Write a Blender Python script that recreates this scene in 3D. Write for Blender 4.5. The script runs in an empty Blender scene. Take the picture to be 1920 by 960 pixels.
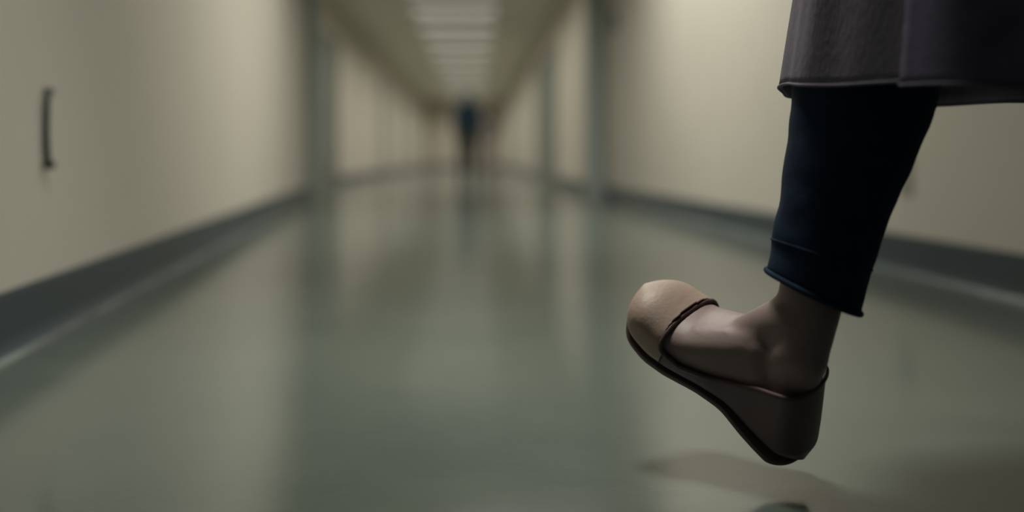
import bpy, bmesh, math, random
import numpy as np
from mathutils import Vector, Matrix, Euler, noise as mnoise

random.seed(7)
S = bpy.context.scene
C = S.collection
R = math.radians

# ------------------------------------------------------------------ camera
F = 1700.0                      # focal length in pixels of the 1920 px wide frame
CX, CY = 890.0, 297.0           # pixel of the corridor's vanishing point
CAMH = 0.38
cam_d = bpy.data.cameras.new('camera')
cam = bpy.data.objects.new('camera', cam_d); C.objects.link(cam)
cam.location = (0, 0, CAMH); cam.rotation_euler = (R(90), 0, 0)
cam_d.sensor_width = 36.0; cam_d.lens = F / 1920 * 36
cam_d.shift_x = (960 - CX) / 1920; cam_d.shift_y = (CY - 480) / 1920
cam_d.clip_start = 0.02; cam_d.clip_end = 200
cam_d.dof.use_dof = True
cam_d.dof.focus_distance = 1.10
cam_d.dof.aperture_fstop = 1.05
S.camera = cam

# ------------------------------------------------------------------ world, colour, light levels
w = bpy.data.worlds.new('world'); S.world = w; w.use_nodes = True
w.node_tree.nodes['Background'].inputs[0].default_value = (0.40, 0.55, 0.80, 1)
w.node_tree.nodes['Background'].inputs[1].default_value = 0.06
S.view_settings.view_transform = 'Standard'; S.view_settings.look = 'None'
S.view_settings.gamma = 1; S.view_settings.use_curve_mapping = False
S.view_settings.exposure = 0.0
CORRIDOR_W = 24.0                # watts of each corridor luminaire
NEAR_W = 34.0                   # watts of each luminaire over the near room
TOE_KEY_W = 10.4                   # watts of the unseen light added to brighten the toe
LAMP_COL = (1.0, 0.98, 0.88)
PANEL_COL = (0.80, 0.77, 0.66)
PANEL_E = 0.44


# ------------------------------------------------------------------ materials
def mat(name, col, rough=0.6, spec=0.4, metal=0.0, var=0.0, scale=8.0, bump=0.0, bscale=60.0, stretch=None, col2=None, coat=0.0, sheen=0.0):
    m = bpy.data.materials.new(name); m.use_nodes = True
    nt = m.node_tree; b = nt.nodes['Principled BSDF']
    b.inputs['Base Color'].default_value = (*col, 1)
    b.inputs['Roughness'].default_value = rough
    b.inputs['Specular IOR Level'].default_value = spec
    b.inputs['Metallic'].default_value = metal
    b.inputs['Coat Weight'].default_value = coat
    b.inputs['Sheen Weight'].default_value = sheen
    tc = nt.nodes.new('ShaderNodeTexCoord'); mp = nt.nodes.new('ShaderNodeMapping')
    nt.links.new(tc.outputs['Object'], mp.inputs['Vector'])
    if stretch: mp.inputs['Scale'].default_value = stretch
    if var > 0 or col2:
        n = nt.nodes.new('ShaderNodeTexNoise'); n.inputs['Scale'].default_value = scale; n.inputs['Detail'].default_value = 5
        nt.links.new(mp.outputs[0], n.inputs['Vector'])
        r = nt.nodes.new('ShaderNodeValToRGB')
        c2 = col2 or tuple(min(1, c * (1 + var)) for c in col)
        c1 = tuple(c * (1 - var) for c in col)
        r.color_ramp.elements[0].position = 0.3; r.color_ramp.elements[1].position = 0.7
        r.color_ramp.elements[0].color = (*c1, 1); r.color_ramp.elements[1].color = (*c2, 1)
        nt.links.new(n.outputs['Fac'], r.inputs[0]); nt.links.new(r.outputs[0], b.inputs['Base Color'])
    if bump > 0:
        n2 = nt.nodes.new('ShaderNodeTexNoise'); n2.inputs['Scale'].default_value = bscale; n2.inputs['Detail'].default_value = 3
        nt.links.new(mp.outputs[0], n2.inputs['Vector'])
        bp = nt.nodes.new('ShaderNodeBump'); bp.inputs['Strength'].default_value = bump; bp.inputs['Distance'].default_value = 0.004
        nt.links.new(n2.outputs['Fac'], bp.inputs['Height']); nt.links.new(bp.outputs[0], b.inputs['Normal'])
    return m


def emis(name, col, e):
    m = mat(name, (0.7, 0.7, 0.66), 0.6)
    b = m.node_tree.nodes['Principled BSDF']
    b.inputs['Emission Color'].default_value = (*col, 1); b.inputs['Emission Strength'].default_value = e
    return m


M = {}
M['wall'] = mat('wall_paint', (0.57, 0.54, 0.475), 0.55, 0.3, var=0.03, scale=1.3, bump=0.06, bscale=140)
M['wall2'] = mat('corridor_paint', (0.58, 0.53, 0.45), 0.5, 0.3, var=0.03, scale=0.8)
M['base'] = mat('rubber_base', (0.036, 0.052, 0.066), 0.34, 0.5, var=0.10, scale=3)
M['bead'] = mat('base_bead', (0.13, 0.15, 0.14), 0.42, 0.45, var=0.5, scale=5, stretch=(1, 1, 1))
M['frame'] = mat('steel_frame_paint', (0.33, 0.37, 0.36), 0.4, 0.4, var=0.05)
M['header'] = mat('header_paint', (0.13, 0.16, 0.155), 0.5, 0.3, var=0.06)
M['door'] = mat('door_leaf_paint', (0.18, 0.195, 0.165), 0.45, 0.4, var=0.06)
M['door2'] = mat('far_door_paint', (0.36, 0.35, 0.29), 0.45, 0.4, var=0.06)
M['ceil'] = mat('ceiling_tile', (0.78, 0.75, 0.64), 0.8, 0.2, var=0.05, scale=3, bump=0.1, bscale=200)
M['metal'] = mat('brushed_metal', (0.35, 0.36, 0.35), 0.35, 0.5, metal=0.9)
M['dark'] = mat('dark_plastic', (0.035, 0.05, 0.052), 0.45, 0.5, var=0.1)
M['bluebox'] = mat('blue_grey_plastic', (0.05, 0.075, 0.10), 0.4, 0.5, var=0.1)
M['plate'] = mat('switch_plate', (0.40, 0.39, 0.33), 0.4, 0.4, var=0.03)
M['skin'] = mat('skin', (0.23, 0.17, 0.16), 0.5, 0.35, var=0.06, scale=25, bump=0.12, bscale=90)
M['shoe'] = mat('shoe_leather', (0.33, 0.245, 0.20), 0.5, 0.35, var=0.10, scale=14, bump=0.12, bscale=180)
M['quarter'] = mat('darker_shoe_leather', (0.13, 0.095, 0.105), 0.5, 0.3, var=0.10, scale=14, bump=0.12, bscale=180)  # back half of the shoe, coloured darker than the toe
M['shoe_in'] = mat('shoe_binding', (0.085, 0.05, 0.045), 0.5, 0.3, var=0.1)
M['sole'] = mat('shoe_sole', (0.12, 0.09, 0.08), 0.6, 0.3, var=0.1)
M['jean'] = mat('navy_stretch_denim', (0.008, 0.020, 0.042), 0.85, 0.15, var=0.25, scale=60, bump=0.15, bscale=500)
M['dress'] = mat('mauve_grey_wool', (0.185, 0.17, 0.205), 0.95, 0.1, var=0.18, scale=30, bump=0.3, bscale=320, stretch=(1, 1, 0.25))
M['coat'] = mat('dark_plum_wool', (0.13, 0.12, 0.175), 0.95, 0.1, var=0.15, scale=30, bump=0.3, bscale=320)
M['hair'] = mat('dark_hair', (0.02, 0.014, 0.011), 0.45, 0.4, var=0.3, scale=60, stretch=(1, 1, 0.1))
M['brownhair'] = mat('brown_hair', (0.10, 0.075, 0.055), 0.45, 0.4, var=0.3, scale=60)
M['scrub'] = mat('blue_cotton', (0.010, 0.030, 0.050), 0.85, 0.1, var=0.1, scale=20)
M['darktrouser'] = mat('dark_green_trousers', (0.012, 0.020, 0.020), 0.85, 0.1, var=0.1, scale=20)
M['mauve'] = mat('mauve_brown_knit', (0.14, 0.13, 0.13), 0.9, 0.1, var=0.1, scale=20)
M['paletrouser'] = mat('pale_trousers', (0.26, 0.225, 0.21), 0.9, 0.1, var=0.08, scale=20)
M['panel'] = emis('luminaire_diffuser', PANEL_COL, PANEL_E)
M['lwhite'] = mat('luminaire_enamel', (0.5, 0.5, 0.43), 0.5, 0.4, var=0.02)


def floor_material():
    m = bpy.data.materials.new('polished_linoleum'); m.use_nodes = True
    nt = m.node_tree; b = nt.nodes['Principled BSDF']; L = nt.links.new
    tc = nt.nodes.new('ShaderNodeTexCoord')
    n = nt.nodes.new('ShaderNodeTexNoise'); n.inputs['Scale'].default_value = 2.2; n.inputs['Detail'].default_value = 8; n.inputs['Roughness'].default_value = 0.65
    L(tc.outputs['Object'], n.inputs['Vector'])
    r = nt.nodes.new('ShaderNodeValToRGB')
    r.color_ramp.elements[0].position = 0.3; r.color_ramp.elements[1].position = 0.75
    r.color_ramp.elements[0].color = (0.074, 0.092, 0.082, 1); r.color_ramp.elements[1].color = (0.100, 0.118, 0.102, 1)
    L(n.outputs['Fac'], r.inputs[0])
    # fine worn scuffs, crossing directions
    mix = r.outputs[0]
    rough_src = None
    for k, (rot, sc, th) in enumerate(((0.2, (9, 150, 1), 0.735), (1.35, (12, 190, 1), 0.745), (-0.75, (7, 170, 1), 0.745))):
        mp = nt.nodes.new('ShaderNodeMapping'); mp.inputs['Rotation'].default_value = (0, 0, rot); mp.inputs['Scale'].default_value = sc
        L(tc.outputs['Object'], mp.inputs['Vector'])
        s = nt.nodes.new('ShaderNodeTexNoise'); s.inputs['Scale'].default_value = 1.0; s.inputs['Detail'].default_value = 3
        L(mp.outputs[0], s.inputs['Vector'])
        rr = nt.nodes.new('ShaderNodeMapRange'); rr.inputs['From Min'].default_value = th - 0.06; rr.inputs['From Max'].default_value = th
        L(s.outputs['Fac'], rr.inputs['Value'])
        mx = nt.nodes.new('ShaderNodeMixRGB'); mx.inputs['Color2'].default_value = (0.20, 0.22, 0.20, 1)
        ml = nt.nodes.new('ShaderNodeMath'); ml.operation = 'MULTIPLY'; ml.inputs[1].default_value = 0.06
        L(rr.outputs[0], ml.inputs[0]); L(ml.outputs[0], mx.inputs['Fac']); L(mix, mx.inputs['Color1']); mix = mx.outputs[0]
    L(mix, b.inputs['Base Color'])
    n2 = nt.nodes.new('ShaderNodeTexNoise'); n2.inputs['Scale'].default_value = 5; n2.inputs['Detail'].default_value = 6
    L(tc.outputs['Object'], n2.inputs['Vector'])
    mr = nt.nodes.new('ShaderNodeMapRange'); mr.inputs['To Min'].default_value = 0.11; mr.inputs['To Max'].default_value = 0.18
    L(n2.outputs['Fac'], mr.inputs['Value']); L(mr.outputs[0], b.inputs['Roughness'])
    b.inputs['Specular IOR Level'].default_value = 0.5
    b.inputs['IOR'].default_value = 1.78
    n3 = nt.nodes.new('ShaderNodeTexNoise'); n3.inputs['Scale'].default_value = 35; n3.inputs['Detail'].default_value = 2
    L(tc.outputs['Object'], n3.inputs['Vector'])
    bp = nt.nodes.new('ShaderNodeBump'); bp.inputs['Strength'].default_value = 0.05; bp.inputs['Distance'].default_value = 0.002
    L(n3.outputs['Fac'], bp.inputs['Height']); L(bp.outputs[0], b.inputs['Normal'])
    return m


M['floor'] = floor_material()


# ------------------------------------------------------------------ mesh helpers
def obj(name, bm, m, parent=None, smooth=False, **props):
    me = bpy.data.meshes.new(name); bm.to_mesh(me); bm.free()
    o = bpy.data.objects.new(name, me); C.objects.link(o)
    if m: me.materials.append(m)
    if smooth:
        for p in me.polygons: p.use_smooth = True
    if parent: o.parent = parent
    for k, v in props.items(): o[k] = v
    return o


def empty(name, loc, rz=0.0, label=None, category=None, group=None):
    o = bpy.data.objects.new(name, None); C.objects.link(o)
    o.location = loc; o.rotation_euler = (0, 0, rz); o.empty_display_size = 0.1
    if label: o['label'] = label
    if category: o['category'] = category
    if group: o['group'] = group
    return o


def box(bm, x0, x1, y0, y1, z0, z1, bev=0.0, mtx=None):
    r = bmesh.ops.create_cube(bm, size=1.0)
    vs = r['verts']
    T = Matrix.Translation(((x0 + x1) / 2, (y0 + y1) / 2, (z0 + z1) / 2)) @ Matrix.Diagonal((x1 - x0, y1 - y0, z1 - z0, 1))
    bmesh.ops.transform(bm, matrix=T, verts=vs)
    if bev > 0:
        es = list({e for v in vs for e in v.link_edges})
        rb = bmesh.ops.bevel(bm, geom=es, offset=bev, segments=2, affect='EDGES', profile=0.5)
        vs = list({v for v in rb['verts']} | {v for v in vs if v.is_valid})
    if mtx is not None: bmesh.ops.transform(bm, matrix=mtx, verts=[v for v in vs if v.is_valid])


def new(): return bmesh.new()


def boxobj(name, x0, x1, y0, y1, z0, z1, m, parent=None, bev=0.0, **props):
    bm = new(); box(bm, x0, x1, y0, y1, z0, z1, bev); return obj(name, bm, m, parent, **props)


def prism(bm, prof, a, b, out):
    """profile (d, z) swept from a to b (xy points); d grows along the unit normal `out`"""
    rows = []
    for p in (a, b):
        rows.append([bm.verts.new((p[0] + out[0] * d, p[1] + out[1] * d, z)) for d, z in prof])
    n = len(prof)
    for i in range(n):
        j = (i + 1) % n
        bm.faces.new((rows[0][i], rows[0][j], rows[1][j], rows[1][i]))
    bm.faces.new(rows[0][::-1]); bm.faces.new(rows[1])
    bmesh.ops.recalc_face_normals(bm, faces=bm.faces)


def sphere(bm, c, r, sc=(1, 1, 1), rot=None, seg=20):
    T = Matrix.Translation(c)
    if rot is not None: T = T @ rot
    bmesh.ops.create_uvsphere(bm, u_segments=seg, v_segments=seg // 2, radius=1.0, matrix=T @ Matrix.Diagonal((r * sc[0], r * sc[1], r * sc[2], 1)))


def cone(bm, a, b, ra, rb, seg=20, caps=True):
    """tapered capsule from a to b"""
    a, b = Vector(a), Vector(b); d = b - a; L = d.length
    if L < 1e-6: return
    q = d.to_track_quat('Z', 'Y').to_matrix().to_4x4()
    n = 6; rings = []
    prof = []
    for i in range(n, 0, -1): t = i / n * math.pi / 2; prof.append((-math.sin(t) * ra, math.cos(t) * ra))
    for i in range(0, 5): t = i / 4; prof.append((t * L, ra + (rb - ra) * t))
    for i in range(1, n + 1): t = i / n * math.pi / 2; prof.append((L + math.sin(t) * rb, math.cos(t) * rb))
    for k, (z, r) in enumerate(prof):
        if k in (0, len(prof) - 1):
            rings.append([bm.verts.new(a + q @ Vector((0, 0, z)))])
        else:
            rings.append([bm.verts.new(a + q @ Vector((r * math.cos(2 * math.pi * j / seg), r * math.sin(2 * math.pi * j / seg), z))) for j in range(seg)])
    for r0, r1 in zip(rings, rings[1:]):
        for j in range(seg):
            k = (j + 1) % seg
            if len(r0) == 1: bm.faces.new((r0[0], r1[k], r1[j]))
            elif len(r1) == 1: bm.faces.new((r0[j], r0[k], r1[0]))
            else: bm.faces.new((r0[j], r0[k], r1[k], r1[j]))


def loft(bm, rings, close=True, cap=True):
    vs = [[bm.verts.new(p) for p in r] for r in rings]
    n = len(vs[0])
    for a, b in zip(vs, vs[1:]):
        for j in range(n if close else n - 1):
            k = (j + 1) % n
            bm.faces.new((a[j], a[k], b[k], b[j]))
    if cap:
        bm.faces.new(vs[0][::-1]); bm.faces.new(vs[-1])
    return vs


def tube(bm, pts, r, seg=8, closed=False):
    pts = [Vector(p) for p in pts]; n = len(pts); rings = []
    up = Vector((0.13, 0.21, 0.97)).normalized()
    for i, p in enumerate(pts):
        a = pts[i - 1] if (i > 0 or closed) else p
        b = pts[(i + 1) % n] if (i < n - 1 or closed) else p
        t = (b - a).normalized(); s = t.cross(up)
        if s.length < 1e-3: s = t.cross(Vector((1, 0, 0)))
        s.normalize(); u = s.cross(t)
        rings.append([p + s * r * math.cos(2 * math.pi * j / seg) + u * r * math.sin(2 * math.pi * j / seg) for j in range(seg)])
    if closed: rings.append(rings[0])
    loft(bm, rings, cap=not closed)
    bmesh.ops.remove_doubles(bm, verts=bm.verts, dist=1e-6)


def fused(name, bm, m, voxel, parent=None, smooth_it=6, shift=0.0):
    """remeshes overlapping volumes into ONE continuous smooth surface"""
    bmesh.ops.recalc_face_normals(bm, faces=bm.faces)
    o = obj(name, bm, m)
    md = o.modifiers.new('remesh', 'REMESH'); md.mode = 'VOXEL'; md.voxel_size = voxel; md.use_smooth_shade = True
    if smooth_it:
        ms = o.modifiers.new('smooth', 'SMOOTH'); ms.factor = 0.5; ms.iterations = smooth_it
    dg = bpy.context.evaluated_depsgraph_get()
    me = bpy.data.meshes.new_from_object(o.evaluated_get(dg), depsgraph=dg)
    o.modifiers.clear(); old = o.data; o.data = me; bpy.data.meshes.remove(old)
    if not me.materials: me.materials.append(m)
    for p in me.polygons: p.use_smooth = True
    me.name = name
    if parent: o.parent = parent
    return o


# ------------------------------------------------------------------ floor plan
H = 2.70                        # ceiling height
LN = [(-0.74, -2.2), (-0.74, 0.12), (-1.575, 8.5)]        # near left wall
RN = [(1.62, -2.2), (1.555, 0.0), (1.22, 8.5)]            # near right wall
PY = 8.5                        # plane of the cross-corridor door frame
HL, HR = -2.0, 1.19             # corridor walls
EY = 36.0                       # end wall


def wall(name, pts, side, m, z0=0.0, z1=H):
    bm = new()
    for a, b in zip(pts, pts[1:]):
        d = Vector((b[0] - a[0], b[1] - a[1])).normalized(); nrm = (-d[1], d[0]) if side == 'L' else (d[1], -d[0])
        prism(bm, [(0, z0), (0.12, z0), (0.12, z1), (0, z1)], a, b, nrm)
    return obj(name, bm, m, kind='structure')


def base(name, pts, side, m=None, bead=True):
    """rubber cove base, 125 mm, with a rounded foot that runs out onto the floor"""
    prof = [(0, 0.0), (-0.020, 0.0), (-0.0185, 0.003), (-0.013, 0.009), (-0.0085, 0.020), (-0.006, 0.035), (-0.006, 0.118), (-0.004, 0.125), (0, 0.125)]
    bm = new()
    for a, b in zip(pts, pts[1:]):
        d = Vector((b[0] - a[0], b[1] - a[1])).normalized(); nrm = (-d[1], d[0]) if side == 'L' else (d[1], -d[0])
        prism(bm, prof, a, b, nrm)
    o = obj(name, bm, M['base'], kind='structure')
    if bead:
        bm = new(); pf = [(-0.019, 0.0), (-0.028, 0.0), (-0.0265, 0.004), (-0.022, 0.0055), (-0.015, 0.0045)]
        for a, b in zip(pts, pts[1:]):
            d = Vector((b[0] - a[0], b[1] - a[1])).normalized(); nrm = (-d[1], d[0]) if side == 'L' else (d[1], -d[0])
            prism(bm, pf, a, b, nrm)
        obj('bead', bm, M['bead'], o)
    return o


bm = new(); box(bm, -2.4, 2.0, -2.2, EY + 0.2, -0.10, 0.0)
obj('floor', bm, M['floor'], kind='structure')
bm = new(); box(bm, -2.4, 2.0, -2.2, EY + 0.2, H, H + 0.12)
ceiling = obj('ceiling', bm, M['ceil'], kind='structure')
wall('wall_left', LN, 'L', M['wall']); wall('wall_right', RN, 'R', M['wall'])
base('baseboard_left', LN, 'L'); base('baseboard_right', RN, 'R')
wall('wall_left.001', [(HL, PY + 0.14), (HL, EY)], 'L', M['wall2']); wall('wall_right.001', [(HR, PY + 0.14), (HR, EY)], 'R', M['wall2'])
base('baseboard_left.001', [(HL, PY + 0.14), (HL, EY)], 'L', bead=False); base('baseboard_right.001', [(HR, PY + 0.14), (HR, EY)], 'R', bead=False)
boxobj('wall_far', HL, HR, EY, EY + 0.12, 0, H, M['wall2'], kind='structure')
boxobj('baseboard_far', HL, HR, EY - 0.008, EY, 0, 0.125, M['base'], kind='structure')

# cross-corridor door frame: jambs, header with a painted panel above, stubs of wall either side
boxobj('trim_1', -1.565, -1.485, PY - 0.03, PY + 0.17, 0, 2.10, M['frame'], bev=0.006, kind='structure')
boxobj('trim_2', 1.055, 1.215, PY - 0.03, PY + 0.17, 0, 2.10, M['frame'], bev=0.006, kind='structure')
boxobj('trim_3', -1.565, 1.215, PY - 0.03, PY + 0.17, 2.02, 2.10, M['frame'], bev=0.006, kind='structure')
boxobj('wall_header', -1.60, 1.24, PY, PY + 0.14, 2.10, H, M['header'], kind='structure')
boxobj('wall_stub', HL - 0.1, -1.565, PY, PY + 0.14, 0, H, M['wall'], kind='structure')

# ------------------------------------------------------------------ corridor doors
dn = [0]
def door(side, y0, y1, m, z=2.08, open_=False):
    """a door in the corridor wall: frame, leaf with a vision panel, lever handle, hinges"""
    dn[0] += 1
    X = HL if side == 'L' else HR; s = 1 if side == 'L' else -1
    bm = new(); t = 0.055; p = 0.035
    xs = sorted((X, X + s * p))
    box(bm, xs[0], xs[1], y0, y0 + t, 0, z, 0.004); box(bm, xs[0], xs[1], y1 - t, y1, 0, z, 0.004); box(bm, xs[0], xs[1], y0 + t, y1 - t, z - t, z, 0.004)
    f = obj('door_%d' % dn[0], bm, M['frame'] if m is M['door2'] else M['door'], kind='structure')
    xs = sorted((X, X + s * 0.022))
    boxobj('door_leaf', xs[0], xs[1], y0 + t + 0.004, y1 - t - 0.004, 0.01, z - t - 0.004, m, f, 0.003)
    bm = new(); xa = X + s * 0.022
    cone(bm, (xa, y0 + t + 0.09, 1.02), (xa + s * 0.05, y0 + t + 0.09, 1.02), 0.011, 0.011, 10)
    cone(bm, (xa + s * 0.05, y0 + t + 0.09, 1.02), (xa + s * 0.05, y0 + t + 0.21, 1.02), 0.010, 0.009, 10)
    obj('door_handle', bm, M['metal'], f, smooth=True)
    xs = sorted((xa, xa + s * 0.002))
    boxobj('kick_plate', xs[0], xs[1], y0 + t + 0.03, y1 - t - 0.03, 0.02, 0.27, M['metal'], f)


def fy(px, X): return F * X / (px - CX)
door('L', 11.5, 13.1, M['door'], 2.05)
door('L', 19.1, 20.4, M['door2']); door('L', 23.6, 24.9, M['door2']); door('L', 27.4, 28.7, M['door2']); door('L', 31.4, 32.7, M['door2'])
door('R', 13.1, 17.4, M['door'], 2.05)
door('R', 21.5, 22.8, M['door2']); door('R', 26.0, 27.3, M['door2']); door('R', 30.5, 31.8, M['door2'])

# bulkheads boxing in the sides of the corridor ceiling
boxobj('trim_4', HL, -1.25, PY + 0.14, EY, 2.655, H, M['ceil'], kind='structure')
boxobj('trim_5', 0.62, HR, PY + 0.14, EY, 2.655, H, M['ceil'], kind='structure')


# ------------------------------------------------------------------ luminaires
def make_light(w, d, watts, label, group, zc=H):
    t = empty('ceiling_light', (0, 0, zc), 0, label, 'ceiling light', group)
    bm = new(); b = 0.035; h = 0.06
    box(bm, -w / 2, w / 2, -d / 2, -d / 2 + b, -h, 0, 0.004); box(bm, -w / 2, w / 2, d / 2 - b, d / 2, -h, 0, 0.004)
    box(bm, -w / 2, -w / 2 + b, -d / 2 + b, d / 2 - b, -h, 0, 0.004); box(bm, w / 2 - b, w / 2, -d / 2 + b, d / 2 - b, -h, 0, 0.004)
    obj('frame', bm, M['lwhite'], t)
    boxobj('diffuser', -w / 2 + b, w / 2 - b, -d / 2 + b, d / 2 - b, -0.040, -0.030, M['panel'], t)
    ld = bpy.data.lights.new('lamp', 'AREA'); ld.shape = 'RECTANGLE'; ld.size = w - 2 * b - 0.04; ld.size_y = d - 2 * b - 0.04
    ld.energy = watts; ld.color = LAMP_COL; ld.spread = R(150)
    lo = bpy.data.objects.new('lamp', ld); C.objects.link(lo); lo.parent = t; lo.location = (0, 0, -0.045)
    return t


def copy_tree(o, parent=None):
    c = o.copy(); C.objects.link(c); c.parent = parent
    for ch in list(o.children): copy_tree(ch, c)
    return c


proto = make_light(1.35, 0.75, CORRIDOR_W, 'shallow pale rectangular ceiling light set across the far corridor', 'lights in a row along the far corridor ceiling')
ORD = 'first second third fourth fifth sixth seventh eighth ninth tenth eleventh twelfth thirteenth fourteenth'.split()
ys = [10.3 + 1.85 * i for i in range(14)]
for i, y in enumerate(ys):
    o = proto if i == 0 else copy_tree(proto)
    o.location = (-0.31, y, H)
    o['label'] = ORD[i] + ' pale rectangular ceiling light beyond the door frame, set across the corridor ceiling'
near = make_light(1.2, 0.6, NEAR_W, 'pale rectangular ceiling light over the near room, before the door frame', 'lights over the near room')
for i, (x, y) in enumerate(((0.35, 5.7), (0.35, 4.3))):
    o = near if i == 0 else copy_tree(near)
    o.location = (x, y, H)
    o['label'] = 'pale rectangular ceiling light over the near room, ' + ('the one closer to the door frame' if i == 0 else 'the one farther from the door frame')


down = make_light(0.62, 0.62, TOE_KEY_W, 'unseen square light added above the walker to brighten the shoe toe', None)  # key light added out of view, aimed at the front shoe
down.location = (0.0, 1.62, H)
for c_ in down.children:
    if c_.type == 'LIGHT': c_.data.spread = R(62)


# ------------------------------------------------------------------ small things on the walls
def on_left(y):  # point of the near left wall
    a, b = LN[1], LN[2]; t = (y - a[1]) / (b[1] - a[1]); return a[0] + (b[0] - a[0]) * t
def on_right(y):
    a, b = RN[1], RN[2]; t = (y - a[1]) / (b[1] - a[1]); return a[0] + (b[0] - a[0]) * t


angL = math.atan2(LN[2][0] - LN[1][0], LN[2][1] - LN[1][1])     # about z
angR = math.atan2(RN[2][0] - RN[1][0], RN[2][1] - RN[1][1])

hy = 1.94
t = empty('pull_handle', (on_left(hy), hy, 0.445), -angL, 'small dark upright pull handle fixed low on the left wall', 'handle')
bm = new(); tube(bm, [(0.010, 0.0, -0.078), (0.007, -0.003, -0.05), (0.006, -0.004, 0), (0.007, -0.003, 0.05), (0.010, 0, 0.078)], 0.0062, 12)
obj('grip', bm, M['dark'], t, smooth=True)
for z in (-0.079, 0.079):
    bm = new(); cone(bm, (0.002, 0.004, z), (0.014, 0.006, z), 0.0095 if z < 0 else 0.0075, 0.0085 if z < 0 else 0.006, 14)
    obj('end_mount', bm, M['dark'], t, smooth=True)

ky = 7.95
t = empty('card_reader', (on_right(ky), ky, 1.58), -angR, 'small dark blue-grey box on the right wall beside the door frame', 'card reader')
boxobj('housing', -0.035, 0, -0.045, 0.045, -0.07, 0.09, M['bluebox'], t, 0.008)
boxobj('back_plate', -0.008, 0, -0.075, 0.10, -0.09, 0.11, M['frame'], t, 0.003)
bm = new(); cone(bm, (-0.034, 0, 0.055), (-0.039, 0, 0.055), 0.006, 0.005, 10)
obj('lens', bm, M['dark'], t, smooth=True)

oy = 3.02
t = empty('wall_outlet', (on_right(oy), oy, 0.325), -angR, 'small pale socket plate low on the right wall behind the walking leg', 'socket')
boxobj('cover_plate', -0.006, 0, -0.04, 0.04, -0.06, 0.06, M['plate'], t, 0.003)
for z in (-0.027, 0.027):
    boxobj('socket_face', -0.008, -0.005, -0.018, 0.018, z - 0.015, z + 0.015, M['frame'], t, 0.002)


# ------------------------------------------------------------------ feet and shoes (local: x forward, y left, z up, sole at z=0)
def curve(xs, ys, n=400, sm=9):
    X = np.linspace(xs[0], xs[-1], n); Y = np.interp(X, xs, ys)
    k = np.hanning(sm * 2 + 3); k /= k.sum(); P = np.pad(Y, len(k) // 2, mode='reflect', reflect_type='odd')
    Y = np.convolve(P, k, 'valid')[:n]
    return lambda x: float(np.interp(x, X, Y))


FL = 0.270
KU = 0.278 / FL
f_hw = curve([0, .03, .07, .11, .15, .185, .21, .235, .278], [.043, .043, .041, .042, .050, .058, .060, .057, .049])
f_cy = curve([0, .05, .12, .18, .22, .278], [0, 0, -.004, -.004, .0, .006])
f_zb = curve([0, .03, .07, .10, .14, .18, .22, .25, .278], [.006, 0, .001, .007, .007, .001, .001, .007, .016])
f_ft = curve([0, .03, .07, .10, .13, .16, .19, .22, .25, .278], [.085, .095, .12, .135, .124, .100, .074, .062, .055, .049])
f_st = curve([0, .03, .07, .10, .13, .16, .19, .22, .25, .278], [.17, .165, .15, .116, .086, .074, .070, .069, .069, .068])


def endround(x, r0=0.030, r1=0.040):
    """rounds the plan shape at heel and toe"""
    f = 1.0
    if x < r0: f = math.sqrt(max(0, 1 - ((r0 - x) / r0) ** 2))
    if x > FL - r1: f = math.sqrt(max(0, 1 - ((x - (FL - r1)) / r1) ** 2.3))
    return f


def foot_ring(x, off, top, n=40):
    e = endround(x); u = x * KU; hw = (f_hw(u) + off) * e + 0.0002; zb = f_zb(u) - off; zt = top(u) + off
    if x > FL - 0.05:   # toe comes down to a blunt nose
        k = (x - (FL - 0.05)) / 0.05; zt = zt - (zt - zb) * 0.26 * k ** 3; zb = zb + 0.012 * k ** 3
    cy = f_cy(u); r = []
    for j in range(n):
        a = 2 * math.pi * j / n
        c, s_ = math.cos(a), math.sin(a)
        y = hw * math.copysign(abs(c) ** 0.78, c)
        h = (zt - zb) / 2
        z = zb + h + h * math.copysign(abs(s_) ** (0.62 if s_ < 0 else 0.85), s_)
        if s_ > 0: y *= 1 - 0.12 * s_ * (1 - abs(c))
        xx = x + max(0.0, z - 0.03) * 0.44 * max(0.0, 1 - x / 0.13) - 0.0
        r.append(Vector((xx, cy + y, z)))
    return r


def foot_stations(n=44):
    return [FL / 2 * (1 - math.cos(math.pi * (i + 0.4) / (n + 0.0))) for i in range(n)]


def foot_solid(bm, T, ank_up):
    """foot volume (toe to heel) plus ankle bones, transformed by T"""
    rings = [[T @ p for p in foot_ring(x, -0.0035, f_ft)] for x in foot_stations()]
    loft(bm, rings)


def topline(x):
    return tl_curve(x * KU)


tl_curve = curve([0, .03, .066, .10, .135, .170, .200, .213, .278], [.108, .103, .087, .066, .046, .034, .040, .070, .30], sm=5)


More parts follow.
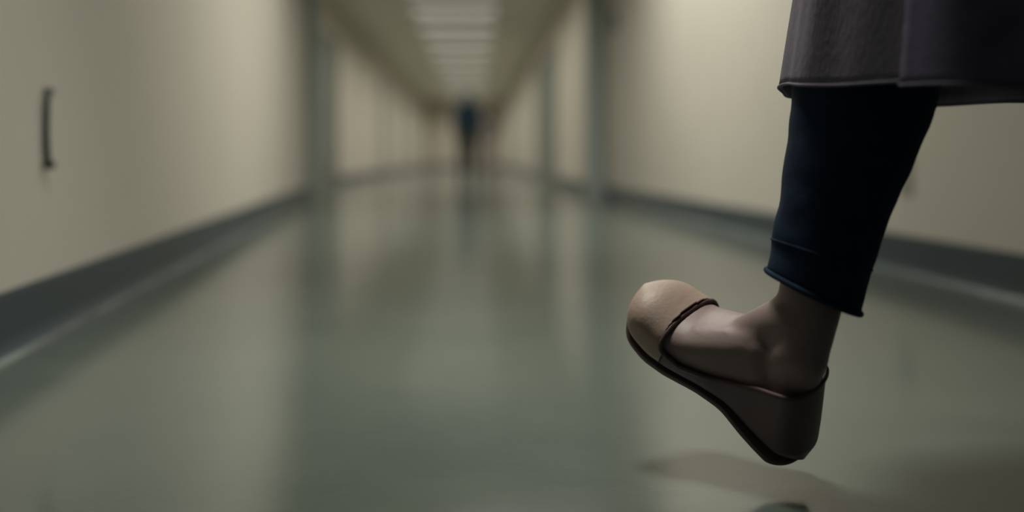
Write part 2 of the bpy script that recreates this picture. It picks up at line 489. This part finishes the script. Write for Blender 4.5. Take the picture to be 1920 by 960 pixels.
def shoe(T, name='shoe', parent=None, m=None):
    m = m or M['shoe']
    n = 280 if m is M['shoe'] else 70; seg = 120 if m is M['shoe'] else 48
    st = foot_stations(n)
    rings = [foot_ring(x, 0.0, f_st, seg) for x in st]
    for x, r in zip(st, rings):      # the opening's edge lies exactly on the topline
        zt = topline(x); orig = [p.copy() for p in r]
        for a in range(seg):
            for b in ((a + 1) % seg, (a - 1) % seg):
                if orig[a].z > zt and orig[b].z <= zt:
                    r[a] = orig[b].lerp(orig[a], (zt - orig[b].z) / (orig[a].z - orig[b].z))
    for p in rings[0]: p.y = f_cy(0)
    CUT = 0.186

    def shell(lo, hi, closed_end):
        bm = new()
        vs = [[bm.verts.new(p) for p in r] for r in rings]
        for i in range(n - 1):
            if not (lo <= st[i] < hi): continue
            for j in range(seg):
                k = (j + 1) % seg
                q = (vs[i][j], vs[i][k], vs[i + 1][k], vs[i + 1][j])
                if all(v.co.z <= topline(st[i + (m_ > 1)]) + 2e-4 for m_, v in enumerate(q)): bm.faces.new(q)
        if closed_end: bm.faces.new(vs[-1])
        for v in [v for v in bm.verts if not v.link_faces]: bm.verts.remove(v)
        bmesh.ops.remove_doubles(bm, verts=bm.verts, dist=4e-5)
        bmesh.ops.recalc_face_normals(bm, faces=bm.faces)
        bmesh.ops.transform(bm, matrix=T, verts=bm.verts)
        return bm
    o = obj(name, shell(CUT, 1, True), m, parent, smooth=True)
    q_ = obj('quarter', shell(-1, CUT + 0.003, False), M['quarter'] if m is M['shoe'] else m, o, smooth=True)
    for oo in (o, q_):
        md = oo.modifiers.new('thick', 'SOLIDIFY'); md.thickness = 0.002; md.offset = -1
    if m is M['shoe']: o['label'] = 'tan toe cap'; q_['label'] = 'darker back half'
    # binding along the opening
    pts = {1: [], -1: []}
    xs = [0.0002 + (0.2125) * (i / 90) for i in range(91)]
    for x in xs:
        ring = foot_ring(x, 0.0012, f_st, 240)
        for sgn in (1, -1):
            best = None
            for a, b in zip(ring, ring[1:] + ring[:1]):
                if (a.y - f_cy(x * KU)) * sgn < -1e-5: continue
                z = topline(x)
                if (a.z - z) * (b.z - z) <= 0 and abs(a.z - b.z) > 1e-9:
                    t_ = (z - a.z) / (b.z - a.z); best = a.lerp(b, t_)
            if best is not None: pts[sgn].append(best)
    path = pts[1] + pts[-1][::-1]
    path = [T @ p for p in path]
    cl = [path[0]]
    for p in path[1:]:
        if (p - cl[-1]).length > 0.0022: cl.append(p)
    if len(cl) > 8:
        for _ in range(3):
            cl = [(cl[i - 1] + cl[i] * 2 + cl[(i + 1) % len(cl)]) / 4 for i in range(len(cl))]
        bm = new(); tube(bm, cl, 0.0030, 8, closed=True)
        obj('binding', bm, M['shoe_in'], o, smooth=True)
    # thin outsole
    bm = new(); up, dn_ = [], []
    out = []
    for x in st: out.append(Vector((x, f_cy(x * KU) + (f_hw(x * KU) - 0.001) * endround(x), f_zb(x * KU))))
    for x in st[::-1]: out.append(Vector((x, f_cy(x * KU) - (f_hw(x * KU) - 0.001) * endround(x), f_zb(x * KU))))
    rings = []
    for dz, inn in ((0.005, 0.004), (0.003, 0.003), (-0.0015, 0.004), (-0.0025, 0.008)):
        rr = []
        for p in out:
            cx = Vector((min(max(p.x, 0.03), FL - 0.04), f_cy(p.x * KU), p.z)); d = (p - cx); d.z = 0
            L_ = d.length or 1; q = p - d / L_ * inn
            toe = max(0, (p.x - (FL - 0.05)) / 0.05) ** 3 * 0.012
            rr.append(T @ Vector((q.x, q.y, p.z + dz + toe)))
        rings.append(rr)
    vsr = [[bm.verts.new(p) for p in r] for r in rings]
    N = len(out)
    for a, b in zip(vsr, vsr[1:]):
        for j in range(N):
            k = (j + 1) % N; bm.faces.new((a[j], a[k], b[k], b[j]))
    h = N // 2
    for rr in (vsr[0], vsr[-1]):
        for j in range(h - 1):
            try: bm.faces.new((rr[j], rr[j + 1], rr[N - 2 - j], rr[N - 1 - j]))
            except ValueError: pass
    bmesh.ops.recalc_face_normals(bm, faces=bm.faces)
    obj('outsole', bm, M['sole'], o, smooth=False)
    return o


def foot_matrix(ankle, pitch, roll, yaw=0.0, loc=(0.055, 0, 0.092), side=-1):
    """foot axes in a figure's frame (x right, y forward, z up)"""
    f = Vector((0, math.cos(pitch), math.sin(pitch))); l = Vector((-1, 0, 0)); u = f.cross(l)
    u2 = u * math.cos(roll) + l * math.sin(roll); l2 = u2.cross(f)
    Rm = Matrix((f, l2, u2)).transposed()
    Rm = Matrix.Rotation(yaw, 3, 'Z') @ Rm
    T = Rm.to_4x4(); T.translation = Vector(ankle) - Rm @ Vector(loc)
    return T


# ------------------------------------------------------------------ figures (x right, y forward, z up, ground at z=0)
def hand(bm, wrist, d, palm_n, side, s=1.0, curl=0.45):
    """palm, four unequal fingers with bends and a thumb from the palm's side"""
    d = Vector(d).normalized(); n = Vector(palm_n); n = (n - d * n.dot(d)).normalized(); a = d.cross(n) * side
    w_ = Vector(wrist)
    for k in (-0.028, -0.010, 0.010, 0.027):
        cone(bm, w_ + a * k * 0.6, w_ + d * 0.085 * s + a * k * s, 0.012, 0.0105, 10)
    for k, L_, r in ((-0.030, 0.062, 0.0075), (-0.010, 0.078, 0.0085), (0.011, 0.072, 0.0083), (0.030, 0.068, 0.008)):
        p = w_ + d * 0.083 * s + a * k * s; dr = d.copy()
        for seg_, fr in enumerate((0.45, 0.30, 0.25)):
            dr = (dr + n * curl * (0.6 + 0.4 * seg_)).normalized(); q = p + dr * L_ * fr
            cone(bm, p, q, r * (1 - .08 * seg_), r * (0.93 - .08 * seg_), 10); p = q
    p = w_ + d * 0.025 + a * 0.028; dr = (d * 0.75 + a * 0.75 + n * 0.35).normalized()
    cone(bm, w_ + d * 0.01 + a * 0.012, p, 0.014, 0.013, 10); q = p + dr * 0.035; cone(bm, p, q, 0.0125, 0.0105, 10)
    dr = (dr + d * 0.5).normalized(); cone(bm, q, q + dr * 0.03, 0.010, 0.0085, 10)


def head(bm, c, f, tilt=0.0):
    """skull, jaw, nose, brow, lips and ears; f is the direction it faces"""
    f = Vector(f).normalized(); r = Vector((f.y, -f.x, 0)).normalized(); u = Vector((0, 0, 1))
    Rm = Matrix((r, f, u)).transposed().to_4x4(); c = Vector(c)
    P = lambda x, y, z: c + r * x + f * y + u * z
    sphere(bm, P(0, -0.008, 0.028), 1, (0.074, 0.094, 0.086), Rm, 28)
    sphere(bm, P(0, 0.022, -0.040), 1, (0.055, 0.062, 0.072), Rm, 24)
    sphere(bm, P(0, 0.062, -0.088), 1, (0.024, 0.022, 0.020), Rm, 16)
    cone(bm, P(0, 0.085, 0.010), P(0, 0.105, -0.028), 0.008, 0.0125, 12)
    cone(bm, P(-0.033, 0.074, 0.022), P(0.033, 0.074, 0.022), 0.012, 0.012, 12)
    cone(bm, P(-0.018, 0.078, -0.056), P(0.018, 0.078, -0.056), 0.008, 0.008, 12)
    for s in (-1, 1):
        sphere(bm, P(s * 0.075, -0.005, -0.010), 1, (0.008, 0.017, 0.030), Rm, 14)


def figure(root, J, voxel=0.0065, parts=()):
    """body of one continuous surface through the joints J"""
    bm = new(); V = {k: Vector(v) for k, v in J.items() if k not in ('feet', 'face')}
    for s in ('l', 'r'):
        cone(bm, V['hip' + s], V['knee' + s], 0.078, 0.052)
        K, A = V['knee' + s], V['ank' + s]
        back = Vector((0, -1, 0)); ax = (A - K).normalized(); back = (back - ax * back.dot(ax)).normalized()
        cone(bm, K, K.lerp(A, 0.55), 0.052, 0.046); cone(bm, K.lerp(A, 0.5), A, 0.043, 0.0315)
        cone(bm, K.lerp(A, 0.12) + back * 0.012, K.lerp(A, 0.38) + back * 0.016, 0.040, 0.044)
        cone(bm, K.lerp(A, 0.38) + back * 0.016, K.lerp(A, 0.85) + back * 0.012, 0.044, 0.022)
        T = J['feet'][s]
        foot_solid(bm, T, None)
        cone(bm, A, T @ Vector((0.06, 0, 0.072)), 0.0325, 0.031)                       # ankle
        cone(bm, K.lerp(A, 0.85) + back * 0.008, T @ Vector((0.050, 0, 0.075)), 0.019, 0.013)   # heel tendon
        cone(bm, T @ Vector((0.058, 0.024, 0.088)), T @ Vector((0.060, 0.026, 0.080)), 0.0135, 0.012)   # ankle bones
        cone(bm, T @ Vector((0.062, -0.024, 0.092)), T @ Vector((0.064, -0.026, 0.086)), 0.0135, 0.012)
        cone(bm, A.lerp(K, 0.08) + T.to_3x3() @ Vector((0.012, 0, 0)), T @ Vector((0.140, -0.006, 0.080)), 0.034, 0.020)   # instep
        for k, yy in enumerate((0.018, 0.006, -0.008)):                                 # tendons of the instep
            cone(bm, T @ Vector((0.110, yy * 0.7, 0.126)), T @ Vector((0.178, yy * 1.4, 0.071)), 0.0045, 0.0035, 10)
        cone(bm, V['sho' + s], V['elb' + s], 0.047, 0.037); cone(bm, V['elb' + s], V['wri' + s], 0.038, 0.026)
        hd = (V['wri' + s] - V['elb' + s]).normalized()
        hand(bm, V['wri' + s], hd, (1 if s == 'l' else -1, 0.25, 0), 1 if s == 'r' else -1)
    cone(bm, V['hipl'], V['hipr'], 0.098, 0.098)
    sphere(bm, V['pel'] + Vector((0, -0.02, 0.03)), 1, (0.155, 0.112, 0.11), None, 24)
    mid = V['pel'].lerp(V['che'], 0.5)
    sphere(bm, mid, 1, (0.128, 0.095, 0.17), None, 24)
    sphere(bm, V['che'], 1, (0.150, 0.105, 0.16), None, 24)
    cone(bm, V['shol'], V['shor'], 0.050, 0.050)
    cone(bm, V['che'] + Vector((0, 0, 0.08)), V['neck'], 0.075, 0.052)
    cone(bm, V['neck'], V['head'] + Vector((0, -0.01, -0.03)), 0.052, 0.050)
    head(bm, V['head'], J['face'])
    return fused('body', bm, M['skin'], voxel, root, 7)


def hair(root, J, m, long_=False):
    bm = new(); c = Vector(J['head']); f = Vector(J['face']).normalized(); r = Vector((f.y, -f.x, 0)); u = Vector((0, 0, 1))
    Rm = Matrix((r, f, u)).transposed().to_4x4()
    sphere(bm, c - f * 0.022 + u * 0.042, 1, (0.083, 0.094, 0.087), Rm, 28)
    sphere(bm, c - f * 0.05 - u * 0.02, 1, (0.072, 0.062, 0.085), Rm, 24)
    if long_: sphere(bm, c - f * 0.115 + u * 0.03, 0.042, (1, 1, 1), Rm, 20)
    return fused('hair', bm, m, 0.006, root, 3)


def ring_at(p, ax, rx, ry, fwd, n=48, amp=0.0, ph=0.0, seed=0):
    ax = Vector(ax).normalized(); f = Vector(fwd); f = (f - ax * f.dot(ax)).normalized(); s = f.cross(ax)
    out = []
    for j in range(n):
        a = 2 * math.pi * j / n
        k = 1 + amp * mnoise.noise(Vector((math.cos(a) * 1.6 + seed, math.sin(a) * 1.6, ph)))
        out.append(Vector(p) + s * rx * k * math.cos(a) + f * ry * k * math.sin(a))
    return out


def clothes_trousers(root, J, m, name='trousers', voxel=0.009, end=0.93, loose=0.012, smooth_it=5):
    bm = new(); V = {k: Vector(v) for k, v in J.items() if k not in ('feet', 'face')}
    for s in ('l', 'r'):
        K, A = V['knee' + s], V['ank' + s]; E = K.lerp(A, end)
        cone(bm, V['hip' + s], K, 0.085 + loose, 0.062 + loose); cone(bm, K, E, 0.062 + loose, 0.050 + loose)
    cone(bm, V['hipl'], V['hipr'], 0.108, 0.108)
    sphere(bm, V['pel'] + Vector((0, -0.02, 0.06)), 1, (0.165, 0.125, 0.12), None, 24)
    return fused(name, bm, m, voxel, root, smooth_it)


def clothes_top(root, J, m, name='tunic', voxel=0.009, low=0.02, sleeve=1.0, flare=1.0):
    bm = new(); V = {k: Vector(v) for k, v in J.items() if k not in ('feet', 'face')}
    sphere(bm, V['che'], 1, (0.178, 0.13, 0.185), None, 28)
    sphere(bm, V['pel'].lerp(V['che'], 0.5), 1, (0.160, 0.125, 0.20), None, 28)
    rings = []
    for t, rx, ry in ((0.0, 0.19 * flare, 0.15 * flare), (0.4, 0.165, 0.132), (0.75, 0.165, 0.128), (1.0, 0.160, 0.115)):
        p = (V['pel'] - Vector((0, 0, low))).lerp(V['che'] + Vector((0, 0, 0.05)), t)
        rings.append(ring_at(p, (0, 0, 1), rx, ry, (0, 1, 0), 36))
    loft(bm, rings)
    cone(bm, V['shol'], V['shor'], 0.066, 0.066); cone(bm, V['che'] + Vector((0, 0, 0.08)), V['neck'] - Vector((0, 0, 0.02)), 0.09, 0.066)
    for s in ('l', 'r'):
        cone(bm, V['sho' + s], V['elb' + s], 0.064, 0.052)
        cone(bm, V['elb' + s], V['elb' + s].lerp(V['wri' + s], 0.92 * sleeve), 0.052, 0.040)
    return fused(name, bm, m, voxel, root, 4)


# ---- the walker in the foreground
YAWW = 50.0
O = Vector((0.646, 0.99, 0))
walker = empty('person', O, R(YAWW), 'person striding left in the foreground in dark coat, navy leggings and tan slip-on shoes', 'person')
hipL = Vector((-0.085, 0.030, 0.915)); kneeL = Vector((-0.088, 0.180, 0.535))
heelL = Matrix.Rotation(R(-YAWW), 3, 'Z') @ (Vector((0.386, 1.070, 0.0217)) - O)
TL = foot_matrix(heelL, 0.63, 0.41, yaw=0.06, loc=(0, 0, 0))
ankL = TL @ Vector((0.071, 0.0, 0.128)); print('ANK', ankL, 'KNEE', kneeL)
ankR = Vector((0.085, -0.47, 0.219)); kneeR = Vector((0.088, -0.16, 0.50)); hipR = Vector((0.085, -0.01, 0.915))
TR = foot_matrix(ankR, R(-58), 0.0)
J = dict(pel=(0, 0, 0.93), hipl=hipL, hipr=hipR, kneel=kneeL, kneer=kneeR, ankl=ankL, ankr=ankR, che=(0, 0.02, 1.27),
         neck=(0, 0.015, 1.46), head=(0, 0.045, 1.575), face=(0, 1, 0), shol=(-0.165, 0.01, 1.385), shor=(0.165, 0.01, 1.385),
         elbl=(-0.225, -0.10, 1.13), elbr=(0.225, 0.06, 1.12), wril=(-0.225, -0.10, 0.88), wrir=(0.215, 0.22, 0.93), feet={'l': TL, 'r': TR})
figure(walker, J, 0.0042)
hair(walker, J, M['hair'], True)
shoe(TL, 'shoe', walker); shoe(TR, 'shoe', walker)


def legging(K, A, H_, name):
    """slim trouser leg from hip to just above the ankle, with a stitched hem"""
    ax = (A - K).normalized(); fwd = Vector((0, 1, 0))
    prof = [(-0.9, 0.095), (-0.5, 0.088), (-0.2, 0.074), (0.0, 0.073), (0.10, 0.077), (0.22, 0.077), (0.34, 0.070), (0.46, 0.064), (0.58, 0.058), (0.70, 0.0550), (0.78, 0.0535), (0.82, 0.0530)]
    n = 64; rings = []
    off = Vector((0, -1, 0)); off = (off - ax * off.dot(ax)).normalized()
    for i in range(90):
        t = prof[0][0] + (prof[-1][0] - prof[0][0]) * i / 89
        r = float(np.interp(t, [p[0] for p in prof], [p[1] for p in prof]))
        if t < 0: c = K.lerp(H_, -t)
        else: c = K.lerp(A, t)
        sm = min(1, max(0, (t + 0.1) / 0.2)); a_ = (K - H_).normalized().lerp(ax, sm).normalized()
        cc = c + off * 0.010 * math.exp(-((t - 0.25) / 0.3) ** 2)
        if t > 0.8: cc = cc + off * 0.004 * (t - 0.8) / 0.12
        # wrinkles run round the leg, strongest near the hem
        rr = []
        f = fwd - a_ * fwd.dot(a_); f.normalize(); s = f.cross(a_)
        hemtilt = 0.0
        for j in range(n):
            a = 2 * math.pi * j / n
            wv = 0.0022 * mnoise.noise(Vector((math.cos(a) * 1.2, math.sin(a) * 1.2 + t * 2, t * 14))) * (0.5 + max(0, t))
            p = cc + (s * math.cos(a) + f * math.sin(a)) * (r + wv)
            if t > 0.62:   # the hem sits lower at the back
                k = (t - 0.62) / 0.20
                p = p + ax * k * (-0.013 * math.sin(a) - 0.004)
            rr.append(p)
        rings.append(rr)
    bm = new(); loft(bm, rings, cap=False)
    bmesh.ops.recalc_face_normals(bm, faces=bm.faces)
    o = obj(name, bm, M['jean'], walker, smooth=True)
    md = o.modifiers.new('thick', 'SOLIDIFY'); md.thickness = 0.0022; md.offset = -1
    hem = rings[-1]; up = rings[-7]
    bm = new(); tube(bm, hem, 0.0034, 8, closed=True); tube(bm, [p + (p - (sum(up, Vector()) / n)).normalized() * 0.0002 for p in up], 0.0013, 6, closed=True)
    obj('hem', bm, M['jean'], o, smooth=True)
    return o


legging(kneeL, ankL, hipL, 'legging'); legging(kneeR, ankR, hipR, 'legging')


def skirt(name, m, z_hem, a0, a1, grow, z_top=1.05, n=140, thick=0.004):
    """knee-length garment hung from the waist round both legs; angles a0..a1 (degrees, 0 = right, 90 = front) it covers"""
    lv = 60; rings = []
    for i in range(lv + 1):
        t = i / lv; z = z_top + (z_hem - z_top) * t
        fy_ = 0.13 + (0.167) * t ** 0.5 + grow; by = 0.13 + 0.15 * t + grow; rx = 0.165 + 0.045 * t + grow
        rr = []
        for j in range(n + 1):
            a = R(a0 + (a1 - a0) * j / n); c, s = math.cos(a), math.sin(a)
            fold = t * 0.6 * (0.013 * math.sin(a * 9 + 1.2 + 2 * math.sin(a * 2)) + 0.008 * math.sin(a * 17 + 0.7)) * (0.5 if s > 0.75 else 1)
            x = (rx + fold) * math.copysign(abs(c) ** 0.85, c); y = ((fy_ if s > 0 else by) + fold) * math.copysign(abs(s) ** 0.9, s)
            dz = t * 0.014 * max(0, s) ** 2 + t * (0.004 * math.sin(a * 3 + 0.5) + 0.003 * math.sin(a * 7))
            rr.append(Vector((x - 0.02 * t * max(0, s), y, z + dz)))
        rings.append(rr)
    bm = new(); loft(bm, rings, close=False, cap=False)
    if a1 - a0 >= 360: bmesh.ops.remove_doubles(bm, verts=bm.verts, dist=1e-4)
    bmesh.ops.recalc_face_normals(bm, faces=bm.faces)
    o = obj(name, bm, m, walker, smooth=True)
    md = o.modifiers.new('thick', 'SOLIDIFY'); md.thickness = thick; md.offset = -1
    bm = new(); tube(bm, rings[-1], thick * 0.45, 8, closed=False)
    obj('hem', bm, m, o, smooth=True)
    return o


skirt('dress', M['dress'], 0.452, 0, 360, 0.0)
skirt('coat_skirt', M['coat'], 0.447, 160, 410, 0.010)
clothes_top(walker, J, M['coat'], 'coat', 0.008, low=-0.10)

# ---- two people far down the corridor
def small_person(loc, rz, label, top, trou, shoe_m, hair_m, stride=0.2, arms=0.0, group=None):
    root = empty('person', loc, rz, label, 'person', group)
    aL, aR = Vector((-0.09, stride, 0.095)), Vector((0.09, -stride, 0.13))
    J = dict(pel=(0, 0, 0.93), hipl=(-0.085, 0, 0.91), hipr=(0.085, 0, 0.91), kneel=(-0.09, stride * 0.7 + 0.04, 0.51), kneer=(0.09, -stride * 0.2 + 0.03, 0.50),
             ankl=aL, ankr=aR, che=(0, 0.01, 1.27), neck=(0, 0.01, 1.46), head=(0, 0.03, 1.575), face=(0, 1, 0), shol=(-0.165, 0, 1.385), shor=(0.165, 0, 1.385),
             elbl=(-0.24 - arms * 0.1, -0.06, 1.13), elbr=(0.24 + arms * 0.1, 0.05, 1.13), wril=(-0.25 - arms * 0.03, 0.02 + arms * 0.1, 0.89 + arms * 0.14), wrir=(0.24 - arms * 0.05, 0.20, 0.95 + arms * 0.1),
             feet={'l': foot_matrix(aL, R(4), 0), 'r': foot_matrix(aR, R(-22), 0)})
    figure(root, J, 0.0075)
    hair(root, J, hair_m)
    clothes_trousers(root, J, trou, loose=0.024, end=0.97)
    clothes_top(root, J, top, 'tunic', flare=1.05)
    for s in ('l', 'r'): shoe(J['feet'][s], 'shoe', root, shoe_m)
    return root


def at(px, Y): return (px - CX) * Y / F
small_person((at(877, 17.6), 17.6, 0), R(10), 'person in a dark blue top and dark trousers walking far down the corridor', M['scrub'], M['darktrouser'], M['dark'], M['hair'], 0.16)
small_person((at(913, 23.0), 23.0, 0), R(-8), 'person in a mauve-brown top and pale trousers, just right of the one in blue', M['mauve'], M['paletrouser'], M['dark'], M['brownhair'], 0.10, arms=1.0)
